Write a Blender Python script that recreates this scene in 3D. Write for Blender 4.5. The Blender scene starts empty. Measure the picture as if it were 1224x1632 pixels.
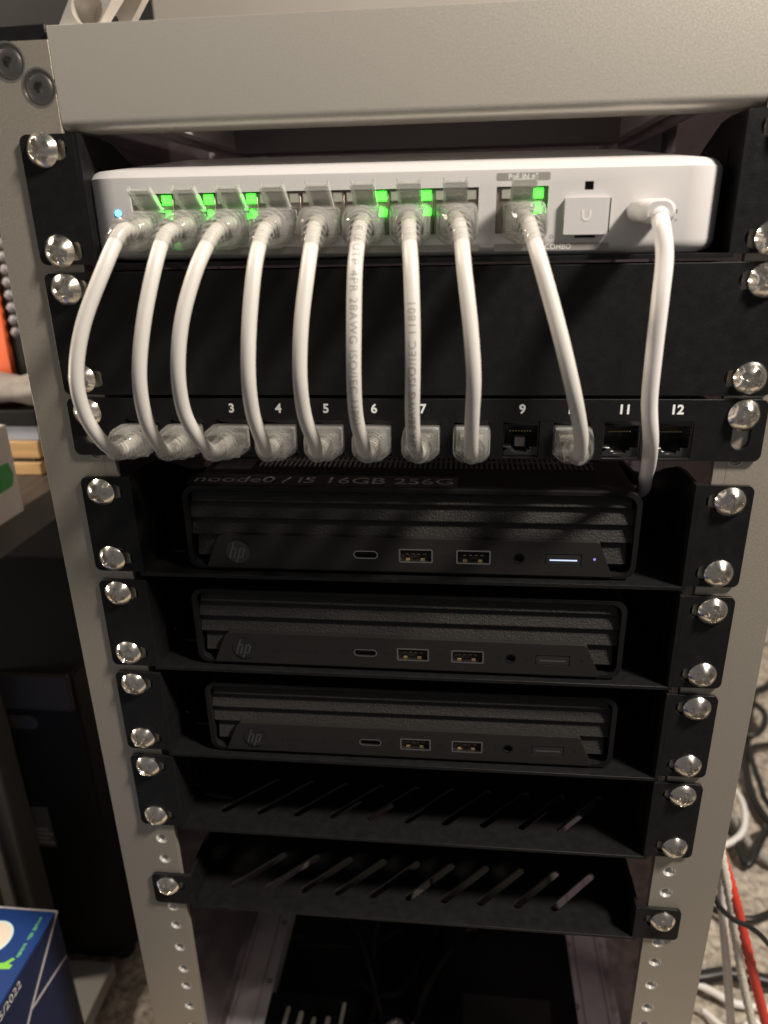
import bpy, bmesh, math, random
from mathutils import Vector, Matrix, geometry, noise as mnoise
random.seed(7)
S = 0.001                      # everything below is written in millimetres
FLOOR = 575.0                  # rack datum (z = 0 under the top bar) lies this far above the carpet
R = math.radians
scn = bpy.context.scene
col = scn.collection

# ------------------------------------------------------------------ camera, light, exposure
cam = bpy.data.cameras.new('camera')
cam_o = bpy.data.objects.new('camera', cam); col.objects.link(cam_o)
cam.sensor_fit = 'HORIZONTAL'; cam.sensor_width = 36.0
cam.lens = 1168.06 / 1224 * 36
cam.clip_start = 0.01; cam.clip_end = 50
cam_o.location = (0.0213771, -0.2592882, (FLOOR - 32.5155) * S)
cam_o.rotation_euler = (1.20006964, 0.0203719, 0.1013603)
cam.dof.use_dof = True; cam.dof.focus_distance = 0.285; cam.dof.aperture_fstop = 13.0
scn.camera = cam_o

world = bpy.data.worlds.new('World'); scn.world = world; world.use_nodes = True
bg = world.node_tree.nodes['Background']
bg.inputs[0].default_value = (1.0, 0.95, 0.93, 1); bg.inputs[1].default_value = 0.11

lamp = bpy.data.lights.new('room_lamp', 'POINT'); lamp.energy = 66; lamp.color = (1.0, 0.905, 0.785); lamp.shadow_soft_size = 0.065
lamp_o = bpy.data.objects.new('room_lamp', lamp); col.objects.link(lamp_o)
lamp_o.location = (0.534, -0.30, (FLOOR + 570) * S)
lamp2 = bpy.data.lights.new('left_fill_lamp', 'POINT'); lamp2.energy = 24; lamp2.color = (1.0, 0.86, 0.70); lamp2.shadow_soft_size = 0.08  # added fill that brightens the things left of the rack, source unseen
lamp2_o = bpy.data.objects.new('left_fill_lamp', lamp2); col.objects.link(lamp2_o)
lamp2_o.location = (-0.62, 0.03, (FLOOR + 420) * S)
lamp3 = bpy.data.lights.new('low_fill_lamp', 'POINT'); lamp3.energy = 8; lamp3.color = (1.0, 0.86, 0.70); lamp3.shadow_soft_size = 0.05  # added low fill for the carpet patch under the table, no known source
lamp3_o = bpy.data.objects.new('low_fill_lamp', lamp3); col.objects.link(lamp3_o)
lamp3_o.location = (-0.75, 0.0, (FLOOR - 120) * S)
scn.view_settings.view_transform = 'Standard'; scn.view_settings.look = 'None'
scn.view_settings.gamma = 1; scn.view_settings.exposure = 0.0
scn.cycles.use_denoising = True
scn.cycles.max_bounces = 14; scn.cycles.transmission_bounces = 12; scn.cycles.transparent_max_bounces = 16
scn.cycles.sample_clamp_indirect = 4.0

# ------------------------------------------------------------------ materials
MATS = {}
def mat(name, color, rough=0.5, metal=0.0, bump=0.0, bscale=800.0, vary=0.0, vscale=60.0, trans=0.0, ior=1.45,
        emit=None, estr=0.0, spec=0.5, detail=4.0, stretch=None, rvary=0.0):
    m = bpy.data.materials.new(name); m.use_nodes = True
    nt = m.node_tree; p = nt.nodes['Principled BSDF']
    c = (*color, 1)
    p.inputs['Base Color'].default_value = c
    p.inputs['Roughness'].default_value = rough; p.inputs['Metallic'].default_value = metal
    p.inputs['Transmission Weight'].default_value = trans; p.inputs['IOR'].default_value = ior
    p.inputs['Specular IOR Level'].default_value = spec
    if emit: p.inputs['Emission Color'].default_value = (*emit, 1); p.inputs['Emission Strength'].default_value = estr
    if bump or vary or rvary:
        tc = nt.nodes.new('ShaderNodeTexCoord'); src = tc.outputs['Object']
        if stretch:
            mp = nt.nodes.new('ShaderNodeMapping'); mp.inputs['Scale'].default_value = stretch
            nt.links.new(src, mp.inputs['Vector']); src = mp.outputs['Vector']
    if bump:
        n = nt.nodes.new('ShaderNodeTexNoise'); n.inputs['Scale'].default_value = bscale; n.inputs['Detail'].default_value = detail
        nt.links.new(src, n.inputs['Vector'])
        b = nt.nodes.new('ShaderNodeBump'); b.inputs['Strength'].default_value = bump; b.inputs['Distance'].default_value = 0.0004
        nt.links.new(n.outputs['Fac'], b.inputs['Height']); nt.links.new(b.outputs['Normal'], p.inputs['Normal'])
    if vary or rvary:
        n2 = nt.nodes.new('ShaderNodeTexNoise'); n2.inputs['Scale'].default_value = vscale; n2.inputs['Detail'].default_value = 6
        nt.links.new(src, n2.inputs['Vector'])
        if vary:
            r = nt.nodes.new('ShaderNodeValToRGB')
            r.color_ramp.elements[0].position = 0.3; r.color_ramp.elements[1].position = 0.7
            r.color_ramp.elements[0].color = (*[v * (1 - vary) for v in color], 1)
            r.color_ramp.elements[1].color = (*[min(1, v * (1 + vary)) for v in color], 1)
            nt.links.new(n2.outputs['Fac'], r.inputs['Fac']); nt.links.new(r.outputs['Color'], p.inputs['Base Color'])
        if rvary:
            mr = nt.nodes.new('ShaderNodeMapRange')
            mr.inputs['From Min'].default_value = 0.3; mr.inputs['From Max'].default_value = 0.7
            mr.inputs['To Min'].default_value = max(0, rough - rvary); mr.inputs['To Max'].default_value = min(1, rough + rvary)
            nt.links.new(n2.outputs['Fac'], mr.inputs['Value']); nt.links.new(mr.outputs['Result'], p.inputs['Roughness'])
    MATS[name] = m
    return m

ALU = mat('anodised_aluminium', (0.60, 0.565, 0.505), 0.40, 0.50, bump=0.09, bscale=2600, detail=2, vary=0.06, vscale=1900, rvary=0.08)
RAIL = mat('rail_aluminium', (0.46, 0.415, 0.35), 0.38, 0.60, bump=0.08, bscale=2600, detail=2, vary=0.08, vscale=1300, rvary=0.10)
ALU2 = mat('dull_extrusion', (0.76, 0.71, 0.72), 0.5, 0.05, bump=0.05, bscale=900, vary=0.08, vscale=80)
BLK = mat('black_powder_coat', (0.0075, 0.0076, 0.008), 0.44, spec=0.32, bump=0.20, bscale=1500, vary=0.12, vscale=300, rvary=0.05)
PLAS = mat('black_plastic', (0.008, 0.0078, 0.0078), 0.5, spec=0.22, bump=0.05, bscale=1600, vary=0.1, vscale=200)
GRAIN = mat('grained_black_plastic', (0.024, 0.0228, 0.0218), 0.55, spec=0.35, bump=0.9, bscale=1300, detail=2, vary=0.2, vscale=900)
PLATE = mat('port_plate_plastic', (0.017, 0.0155, 0.0148), 0.42, spec=0.35, bump=0.05, bscale=2200)
DARK = mat('dark_cavity', (0.006, 0.006, 0.006), 0.6)
SCREW = mat('nickel_screw', (0.86, 0.81, 0.73), 0.20, 1.0, bump=0.35, bscale=230, detail=2, rvary=0.08, vscale=300)
BOLT = mat('dull_steel_bolt', (0.40, 0.375, 0.345), 0.26, 1.0, bump=0.1, bscale=400)
THREAD = mat('bright_thread', (0.90, 0.88, 0.84), 0.28, 0.55)
WHITE = mat('white_plastic', (0.56, 0.545, 0.545), 0.38, bump=0.03, bscale=1500)
CABLE = mat('white_cable_jacket', (0.56, 0.54, 0.51), 0.40, bump=0.06, bscale=300, vary=0.03, vscale=60)
INK = mat('grey_cable_print', (0.30, 0.28, 0.26), 0.6)
def thin_clear(name, tint, base, lo, hi, rough):
    """thin-walled clear plastic: mostly see-through, shiny and paler where the wall is seen edge-on"""
    m = bpy.data.materials.new(name); m.use_nodes = True; nt = m.node_tree; nt.nodes.clear()
    o = nt.nodes.new('ShaderNodeOutputMaterial'); mx = nt.nodes.new('ShaderNodeMixShader')
    t = nt.nodes.new('ShaderNodeBsdfTransparent'); t.inputs[0].default_value = (*tint, 1)
    g = nt.nodes.new('ShaderNodeBsdfPrincipled'); g.inputs['Base Color'].default_value = (*base, 1); g.inputs['Roughness'].default_value = rough
    g.inputs['Specular IOR Level'].default_value = 1.0
    tc = nt.nodes.new('ShaderNodeTexCoord'); n = nt.nodes.new('ShaderNodeTexNoise'); n.inputs['Scale'].default_value = 420; n.inputs['Detail'].default_value = 2
    bu = nt.nodes.new('ShaderNodeBump'); bu.inputs['Strength'].default_value = 0.6; bu.inputs['Distance'].default_value = 0.0004
    nt.links.new(tc.outputs['Object'], n.inputs['Vector']); nt.links.new(n.outputs['Fac'], bu.inputs['Height']); nt.links.new(bu.outputs['Normal'], g.inputs['Normal'])
    lw = nt.nodes.new('ShaderNodeLayerWeight'); lw.inputs['Blend'].default_value = 0.45
    mr = nt.nodes.new('ShaderNodeMapRange'); mr.inputs['To Min'].default_value = lo; mr.inputs['To Max'].default_value = hi
    nt.links.new(lw.outputs['Facing'], mr.inputs['Value']); nt.links.new(mr.outputs['Result'], mx.inputs[0])
    nt.links.new(t.outputs[0], mx.inputs[1]); nt.links.new(g.outputs[0], mx.inputs[2]); nt.links.new(mx.outputs[0], o.inputs[0])
    MATS[name] = m; return m
CLEAR = thin_clear('clear_plastic', (0.96, 0.96, 0.95), (0.60, 0.60, 0.58), 0.10, 0.95, 0.04)
BOOT = thin_clear('clear_boot', (0.965, 0.965, 0.955), (0.34, 0.335, 0.325), 0.04, 0.50, 0.025)
RIB = thin_clear('clear_ribbed_relief', (0.96, 0.96, 0.95), (0.40, 0.395, 0.385), 0.07, 0.60, 0.04)
SHIELD = mat('jack_shield', (0.33, 0.28, 0.24), 0.35, 0.8, bump=0.1, bscale=300, vary=0.2, vscale=200)
GREYPRINT = mat('grey_print', (0.27, 0.255, 0.245), 0.5)
LIGHTPRINT = mat('pale_print', (0.8, 0.79, 0.77), 0.5)
WHITEPRINT = mat('white_print', (0.85, 0.85, 0.85), 0.5)
FAINT = mat('faint_print', (0.010, 0.009, 0.009), 0.35)
LEDG = mat('green_led', (0.05, 0.6, 0.05), 0.3, emit=(0.02, 1.0, 0.012), estr=11.0)
LEDB = mat('blue_led', (0.05, 0.3, 0.8), 0.3, emit=(0.05, 0.55, 1.0), estr=9.0)
LEDW = mat('power_led', (0.5, 0.6, 0.9), 0.3, emit=(0.50, 0.65, 1.0), estr=0.8)
LEDV = mat('activity_led', (0.2, 0.2, 0.5), 0.3, emit=(0.22, 0.2, 0.75), estr=0.9)
LEDOFF = mat('unlit_led', (0.32, 0.33, 0.28), 0.3, spec=0.6)
GOLD = mat('gold_contact', (0.9, 0.68, 0.34), 0.25, 1.0)
STEEL = mat('port_steel', (0.55, 0.52, 0.48), 0.28, 1.0)
LOGO = mat('dark_chrome', (0.10, 0.10, 0.10), 0.22, 1.0)
LOGO2 = mat('logo_stroke', (0.22, 0.21, 0.20), 0.28, 0.9)
SILVERTXT = mat('silver_tape_print', (0.95, 0.95, 0.94), 0.2, 0.0)
TAPE = mat('clear_label_tape', (0.012, 0.012, 0.012), 0.15, spec=0.7, bump=0.05, bscale=60)
JACKM = mat('jack_plastic', (0.02, 0.02, 0.02), 0.22, spec=0.8)

def acrylic():
    m = bpy.data.materials.new('smoked_acrylic'); m.use_nodes = True
    nt = m.node_tree; nt.nodes.clear()
    o = nt.nodes.new('ShaderNodeOutputMaterial'); mx = nt.nodes.new('ShaderNodeMixShader')
    t = nt.nodes.new('ShaderNodeBsdfTransparent'); t.inputs[0].default_value = (0.46, 0.42, 0.445, 1)
    g = nt.nodes.new('ShaderNodeBsdfPrincipled'); g.inputs['Base Color'].default_value = (0.20, 0.175, 0.19, 1); g.inputs['Roughness'].default_value = 0.12
    mx.inputs[0].default_value = 0.5
    nt.links.new(t.outputs[0], mx.inputs[1]); nt.links.new(g.outputs[0], mx.inputs[2]); nt.links.new(mx.outputs[0], o.inputs[0])
    return m
ACRYL = acrylic()

# ------------------------------------------------------------------ mesh helpers
def V(x, y, z): return Vector((x * S, y * S, z * S))
class MB:
    def __init__(self): self.v = []; self.f = []
    def add(self, vs, fs):
        o = len(self.v); self.v += [tuple(p) for p in vs]; self.f += [tuple(i + o for i in f) for f in fs]; return self
    def box(self, x0, x1, y0, y1, z0, z1):
        vs = [(x, y, z) for x in (x0, x1) for y in (y0, y1) for z in (z0, z1)]
        return self.add(vs, [(0, 1, 3, 2), (4, 6, 7, 5), (0, 4, 5, 1), (2, 3, 7, 6), (0, 2, 6, 4), (1, 5, 7, 3)])
    def prism(self, outer, a, b, axis='y', holes=()):
        """2-D polygon with holes, extruded from a to b along an axis. 2-D = (x,z) for y, (x,y) for z, (y,z) for x."""
        loops = [list(outer)] + [list(h) for h in holes]
        def p3(p, t): return (p[0], t, p[1]) if axis == 'y' else ((p[0], p[1], t) if axis == 'z' else (t, p[0], p[1]))
        flat = [p for l in loops for p in l]; n = len(flat)
        tris = geometry.tessellate_polygon([[Vector((p[0], p[1], 0)) for p in l] for l in loops])
        vs = [p3(p, a) for p in flat] + [p3(p, b) for p in flat]
        fs = [tuple(t) for t in tris] + [tuple(i + n for i in reversed(t)) for t in tris]
        o = 0
        for l in loops:
            k = len(l)
            for i in range(k): fs.append((o + i, o + (i + 1) % k, n + o + (i + 1) % k, n + o + i))
            o += k
        return self.add(vs, fs)
    def lathe(self, prof, seg=32, c=(0, 0, 0), axis='y', cap=True):
        """prof = [(radius, along-axis)]"""
        n = len(prof); vs = []
        for (r, t) in prof:
            for k in range(seg):
                a = 2 * math.pi * k / seg; p, q = r * math.cos(a), r * math.sin(a)
                vs.append((c[0] + p, c[1] + t, c[2] + q) if axis == 'y' else ((c[0] + p, c[1] + q, c[2] + t) if axis == 'z' else (c[0] + t, c[1] + p, c[2] + q)))
        fs = [(i * seg + k, i * seg + (k + 1) % seg, (i + 1) * seg + (k + 1) % seg, (i + 1) * seg + k) for i in range(n - 1) for k in range(seg)]
        if cap:
            fs.append(tuple(range(seg))); fs.append(tuple(reversed(range((n - 1) * seg, n * seg))))
        return self.add(vs, fs)
    def loft(self, rings, cap=True):
        k = len(rings[0]); vs = [p for r in rings for p in r]
        fs = [(i * k + j, i * k + (j + 1) % k, (i + 1) * k + (j + 1) % k, (i + 1) * k + j) for i in range(len(rings) - 1) for j in range(k)]
        if cap:
            fs.append(tuple(reversed(range(k)))); fs.append(tuple(range((len(rings) - 1) * k, len(rings) * k)))
        return self.add(vs, fs)
    def mesh(self, name, smooth=35):
        me = bpy.data.meshes.new(name)
        me.from_pydata([(x * S, y * S, z * S) for x, y, z in self.v], [], self.f)
        bm = bmesh.new(); bm.from_mesh(me); bmesh.ops.recalc_face_normals(bm, faces=bm.faces); bm.to_mesh(me); bm.free()
        if smooth:
            me.shade_smooth(); me.set_sharp_from_angle(angle=R(smooth))
        return me
    def build(self, name, m, parent=None, loc=(0, 0, 0), bevel=0.0, smooth=35, seg=2):
        return link(name, self.mesh(name, smooth), m, parent, loc, bevel, seg)

def link(name, me, m, parent=None, loc=(0, 0, 0), bevel=0.0, seg=2):
    o = bpy.data.objects.new(name, me); col.objects.link(o)
    if m and not me.materials: me.materials.append(m)
    o.parent = parent; o.location = V(*loc)
    if bevel:
        b = o.modifiers.new('Bevel', 'BEVEL'); b.width = bevel * S; b.segments = seg; b.limit_method = 'ANGLE'; b.angle_limit = R(40)
        b.harden_normals = False
    return o

def thing(name, label, cat, loc=(0, 0, 0), group=None, rot=(0, 0, 0)):
    o = bpy.data.objects.new(name, None); col.objects.link(o); o.empty_display_size = 0.01
    o.location = V(loc[0], loc[1], loc[2] + FLOOR); o.rotation_euler = rot
    return tag(o, label, cat, group)
def tag(o, label, cat, group=None):
    o['label'] = label; o['category'] = cat
    if group: o['group'] = group
    return o
def struct(o): o['kind'] = 'structure'; return o
def dup(o, parent=None):
    c = o.copy(); col.objects.link(c); c.parent = parent
    for ch in list(o.children): dup(ch, c)
    return c

def cut(o, cutters):
    """boolean-subtract a list of MB from object o, result baked into o's mesh"""
    tmp = []
    for c in cutters:
        t = bpy.data.objects.new('cutter', c.mesh('cutter', 0)); col.objects.link(t); t.matrix_world = Matrix.Translation(o.location) if o.parent is None else Matrix()
        t.parent = o.parent; t.location = o.location
        md = o.modifiers.new('b', 'BOOLEAN'); md.operation = 'DIFFERENCE'; md.solver = 'EXACT'; md.object = t; tmp.append(t)
    bpy.context.view_layer.update()
    dg = bpy.context.evaluated_depsgraph_get()
    me = bpy.data.meshes.new_from_object(o.evaluated_get(dg))
    mm = o.data.materials[0] if o.data.materials else None
    o.modifiers.clear(); o.data = me
    if mm: 
        me.materials.clear(); me.materials.append(mm)
    me.shade_smooth(); me.set_sharp_from_angle(angle=R(35))
    for t in tmp: bpy.data.objects.remove(t)

def rrect(x0, x1, z0, z1, r, n=5, corners=(1, 1, 1, 1)):
    """corners: bottom-left, bottom-right, top-right, top-left rounded?"""
    pts = []
    for (cx, cz, a0, on) in ((x0 + r, z0 + r, 180, corners[0]), (x1 - r, z0 + r, 270, corners[1]), (x1 - r, z1 - r, 0, corners[2]), (x0 + r, z1 - r, 90, corners[3])):
        if not on:
            pts.append((cx + (r if a0 in (270, 0) else -r), cz + (r if a0 in (0, 90) else -r)))
        else:
            for k in range(n + 1):
                a = R(a0 + 90 * k / n); pts.append((cx + r * math.cos(a), cz + r * math.sin(a)))
    return pts
def capsule(xa, za, xb, zb, r, n=7):
    d = math.atan2(zb - za, xb - xa); pts = []
    for k in range(n + 1):
        a = d - math.pi / 2 + math.pi * k / n; pts.append((xb + r * math.cos(a), zb + r * math.sin(a)))
    for k in range(n + 1):
        a = d + math.pi / 2 + math.pi * k / n; pts.append((xa + r * math.cos(a), za + r * math.sin(a)))
    return pts
def circ(x, z, r, n=20): return [(x + r * math.cos(2 * math.pi * k / n), z + r * math.sin(2 * math.pi * k / n)) for k in range(n)]

def spline(pts, n=10):
    P = [Vector(p) for p in pts]; P = [2 * P[0] - P[1]] + P + [2 * P[-1] - P[-2]]; out = []
    for i in range(1, len(P) - 2):
        for k in range(n):
            t = k / n; a, b, c, d = P[i - 1], P[i], P[i + 1], P[i + 2]
            out.append(0.5 * ((2 * b) + (-a + c) * t + (2 * a - 5 * b + 4 * c - d) * t * t + (-a + 3 * b - 3 * c + d) * t ** 3))
    out.append(P[-2]); return out
def tube(mb, pts, r, seg=14, rfun=None, cap=True):
    n = len(pts); T = []
    for i in range(n):
        T.append((pts[min(i + 1, n - 1)] - pts[max(i - 1, 0)]).normalized())
    u = T[0].orthogonal().normalized(); rings = []
    for i in range(n):
        u = (u - T[i] * u.dot(T[i])).normalized(); w = T[i].cross(u); rr = rfun(i / (n - 1)) if rfun else r
        rings.append([tuple(pts[i] + (u * math.cos(2 * math.pi * k / seg) + w * math.sin(2 * math.pi * k / seg)) * rr) for k in range(seg)])
    return mb.loft(rings, cap)

def text_mesh(body, size, extrude=0.0, shear=0.0, spacing=1.0, align='CENTER', fat=0.0, sub=0):
    c = bpy.data.curves.new('t', 'FONT'); c.body = body; c.size = size * S; c.extrude = extrude * S; c.align_x = align; c.align_y = 'CENTER'
    c.shear = shear; c.space_character = spacing; c.offset = fat * S; c.resolution_u = 3
    o = bpy.data.objects.new('t', c); col.objects.link(o)
    bpy.context.view_layer.update()
    me = bpy.data.meshes.new_from_object(o.evaluated_get(bpy.context.evaluated_depsgraph_get()))
    bpy.data.objects.remove(o); me.name = 'lettering'
    if sub:
        bm = bmesh.new(); bm.from_mesh(me); bmesh.ops.triangulate(bm, faces=bm.faces)
        bmesh.ops.subdivide_edges(bm, edges=bm.edges, cuts=sub, use_grid_fill=True); bm.to_mesh(me); bm.free()
    return me
def lettering(name, body, size, m, parent, loc, rot=(R(90), 0, 0), scale=(1, 1, 1), **kw):
    me = text_mesh(body, size, **kw); me.materials.clear(); me.materials.append(m)
    o = link(name, me, None, parent, loc); o.rotation_euler = rot; o.scale = scale
    return o

# ------------------------------------------------------------------ setting: carpet and wall
def carpet():
    m = mat('carpet', (0.38, 0.335, 0.28), 0.95, bump=1.0, bscale=420, vary=0.5, vscale=170, spec=0.1)
    nx, ny = 300, 240; x0, x1, y0, y1 = -900, 900, -140, 900
    # finer steps where the pile can be seen, beside and behind the rack
    vs = []; fs = []
    for j in range(ny + 1):
        for i in range(nx + 1):
            x = x0 + (x1 - x0) * i / nx; y = y0 + (y1 - y0) * j / ny
            h = 5 * mnoise.noise((x * .055, y * .055, 1.3)) + 3.0 * mnoise.noise((x * .16, y * .16, 7.7))
            vs.append((x, y, h - 5))
    for j in range(ny):
        for i in range(nx):
            a = j * (nx + 1) + i; fs.append((a, a + 1, a + nx + 2, a + nx + 1))
    mb = MB(); mb.v = vs; mb.f = fs
    return struct(mb.build('carpet', m, smooth=180))
carpet()
WALLP = mat('painted_wall', (0.42, 0.385, 0.345), 0.8, bump=0.1, bscale=300, vary=0.04, vscale=8)
struct(MB().box(-900, 900, 660, 680, 0, 1300).build('wall', WALLP))

# ------------------------------------------------------------------ the rack frame
U = [6.35, 22.225, 38.1]
HOLES = [44.45 * u + h for u in range(12) for h in U]
PX = 118.2625
rack = thing('server_rack', 'brushed silver aluminium mini rack frame with front rails and top bar', 'rack', (0, 0, -FLOOR))
RB = (0, 0, FLOOR)       # rack-local offset: parts are written in rack datum coordinates
def threads(r0=2.15, r1=1.85):
    prof = [(2.95, -0.03), (2.75, 0.0), (2.05, 0.85)]
    y = 0.6
    while y < 5.0: prof += [(r1, y), (r0, y + 0.35)]; y += 0.7
    return MB().lathe(prof, 24, cap=False).mesh('thread', 30)
TH = threads()
def socket_bolt():
    hexa = [(1.9 * math.cos(R(60 * k + 15)), 1.9 * math.sin(R(60 * k + 15))) for k in range(6)]
    mb = MB(); seg = 36
    prof = [(5.0, 1.2), (4.9, 0.55), (4.3, -0.1), (3.2, -0.55), (2.5, -0.62)]
    mb.lathe(prof, seg, cap=False)
    # flat crown with a hexagonal socket
    n = 36; ring = [(2.5 * math.cos(2 * math.pi * k / n), -0.62, 2.5 * math.sin(2 * math.pi * k / n)) for k in range(n)]
    def hexr(a):
        a = (a - R(15)) % R(60) - R(30); return 1.9 * math.cos(R(30)) / math.cos(a)
    inner = [(hexr(2 * math.pi * k / n) * math.cos(2 * math.pi * k / n), -0.6, hexr(2 * math.pi * k / n) * math.sin(2 * math.pi * k / n)) for k in range(n)]
    low = [(x, 1.6, z) for x, y, z in inner]
    mb.loft([ring, inner, low], cap=False); mb.add(low, [tuple(range(n))])
    return mb.mesh('socket_bolt', 30)
SB = socket_bolt()
VISIBLE_HOLES = [HOLES[7]] + [h for h in HOLES if 300 < h < 440 and abs(h - 333.375) > 1]
for s in (-1, 1):
    mb = MB()
    xa, xb = sorted((s * 111.3, s * 140.0))
    holes = [circ(s * PX, -h, 2.6, 18) for h in VISIBLE_HOLES]
    bolts = [(s * 125.9, 19.6), (s * 116.8, 12.0)]
    holes += [circ(x, z, 5.35, 28) for x, z in bolts]
    mb.prism([(xa, -552), (xb, -552), (xb, 25.2), (xa, 25.2)], 0, 3.0, 'y', holes)
    x2, x3 = sorted((s * 137.0, s * 140.0))
    mb.box(x2, x3, 3.0, 24, -552, 25.2)
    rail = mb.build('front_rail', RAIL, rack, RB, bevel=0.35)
    for h in VISIBLE_HOLES:
        link('threaded_hole', TH, THREAD, rail, (s * PX, 0, -h))
    # countersunk rim round each socket bolt
    for x, z in bolts:
        b = link('socket_bolt', SB, BOLT, rail, (x, 0.4, z)); b.rotation_euler = (0, random.random() * 2, 0)
        MB().lathe([(5.9, -0.06), (5.35, 0.0), (4.85, 0.9)], 36, cap=False).build('countersink', SCREW, rail, (x, 0, z))
    # black cap strip over the rail, and smoked side panel
    xa, xb = sorted((s * 112.5, s * 150.0))
    MB().box(xa, xb, 2.0, 210, 25.4, 30.2).build('top_trim', BLK, rack, RB, bevel=0.5)
    MB().box(*sorted((s * 131.0, s * 134.0)), 26, 214, -545, 24).build('side_panel', ACRYL, rack, RB)
    # depth rails at the top and bottom
    xa, xb = sorted((s * 96.0, s * 112.0))
    mb = MB(); x0 = xa
    mb.prism([(xa, 6), (xa + 5, 6), (xa + 5, 9), (xb - 5, 9), (xb - 5, 6), (xb, 6), (xb, 24), (xa, 24)], 14, 214, 'y')
    mb.build('top_side_rail', ALU2, rack, RB, bevel=0.3)
    xa, xb = sorted((s * 105.0, s * 136.5))
    w = xb - xa
    mb = MB().prism([(xa, -556), (xb, -556), (xb, -538), (xb - 7, -538), (xb - 7, -540), (xb - 8.5, -540), (xb - 8.5, -538), (xa + 8.5, -538), (xa + 8.5, -540), (xa + 7, -540), (xa + 7, -538), (xa, -538)], 24.5, 230, 'y',)
    br = mb.build('base_rail', ALU2, rack, RB, bevel=0.3)
    for k in range(4):
        for dx in (3.5, w - 3.5):
            MB().lathe([(1.9, -0.1), (1.9, 0.12), (1.2, 0.12), (1.2, -0.05)], 16, axis='z').build('rivet', DARK, br, (xa + dx, 52 + 48 * k, -538))
    xa, xb = sorted((s * 111.5, s * 139.0))
    MB().box(xa, xb, 214.5, 230, -536, 25).build('rear_rail', ALU2, rack, RB, bevel=0.4)
    for y in (12, 212):
        MB().lathe([(9, 0), (10, 3), (9, 22.5)], 24, axis='z').build('rubber_foot', BLK, rack, (s * 126, y, -1))
# top bar: extruded profile with a soft lower edge
prof = [(0, 29.0), (0, 2.6)]
for k in range(1, 9):
    a = R(90 * k / 8); prof.append((3.4 - 3.4 * math.cos(a), 2.6 - 3.4 * math.sin(a)))
prof += [(14, -0.8), (14, 1.2), (4.0, 1.2), (4.0, 29.0)]
MB().prism(prof, -111.0, 111.0, 'x').build('top_bar', ALU, rack, RB, bevel=0.3, smooth=30)
# vented top plate seen from below, with the cross member behind
slots = [rrect(-88 + 9.2 * k, -88 + 9.2 * k + 5.0, y, y + 12, 1.2, 3) for k in range(20) for y in (40, 60)]
MB().prism([(-110.5, 4.3), (110.5, 4.3), (110.5, 214), (-110.5, 214)], 25.0, 26.5, 'z', slots).build('vented_top_plate', ALU2, rack, RB)
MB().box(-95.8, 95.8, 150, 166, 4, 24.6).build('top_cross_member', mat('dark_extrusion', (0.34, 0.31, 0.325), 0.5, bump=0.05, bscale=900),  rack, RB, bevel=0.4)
MB().box(-111.5, 111.5, 24.5, 228, -556, -553).build('base_plate', BLK, rack, RB)
MB().box(-111.2, 111.2, 216, 219, -536, 20).build('rear_panel', ACRYL, rack, RB)
# carrying handle on the top bar: leaning cast leg with a deep bolt bore
ho = MB().prism([(-108.3, 29.05), (-94.6, 29.05), (-70, 60), (70, 60), (94.6, 29.05), (108.3, 29.05), (78, 74), (-78, 74)], 2.5, 24, 'y').build('carry_handle', ALU, rack, RB)
cut(ho, [MB().lathe([(5.1, 0), (5.1, 18)], 32, (-98.0, 0, 33.8)), MB().lathe([(2.6, 0), (2.6, 30)], 24, (-98.0, 0, 33.8)), MB().prism([(8, 30.5), (20, 30.5), (20, 44), (11, 44)], -97, -60, 'x')])
b = ho.modifiers.new('Bevel', 'BEVEL'); b.width = 0.9 * S; b.segments = 3; b.limit_method = 'ANGLE'; b.angle_limit = R(40)

# ------------------------------------------------------------------ screws
def screw_mesh():
    rings, seg = 40, 128; Rh = 5.5; vs = []; fs = []
    for i in range(rings + 1):
        r = Rh * i / rings
        for k in range(seg):
            a = 2 * math.pi * k / seg; x, z = r * math.cos(a), r * math.sin(a)
            h = 3.5 * (1 - (r / Rh) ** 2.1)
            d = min(abs(x), abs(z)); L = max(abs(x), abs(z))
            wd = 0.85 + 0.45 * max(0, 1 - L / 1.5)
            if L < 3.6:
                e = min(1, max(0, (wd + 0.16 - d) / 0.16)); t = min(1, max(0, (3.6 - L) / 0.35))
                h -= 3.0 * e * t * (1 - 0.45 * L / 3.6)
            vs.append((x, -h - 0.35, z))
    for i in range(rings):
        for k in range(seg): fs.append((i * seg + k, i * seg + (k + 1) % seg, (i + 1) * seg + (k + 1) % seg, (i + 1) * seg + k))
    mb = MB(); mb.v = vs; mb.f = fs
    mb.lathe([(Rh, -0.35), (Rh - 0.1, 0.0), (2.4, 0.0), (2.4, 4)], seg)
    return mb.mesh('mounting_screw', 50)
SC = screw_mesh()
def screw(parent, x, z, base=-1.62):
    o = link('mounting_screw', SC, SCREW, parent, (x, base, z)); o.rotation_euler = (R(random.uniform(-2, 2)), random.random() * 3, R(random.uniform(-2, 2))); return o

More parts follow.
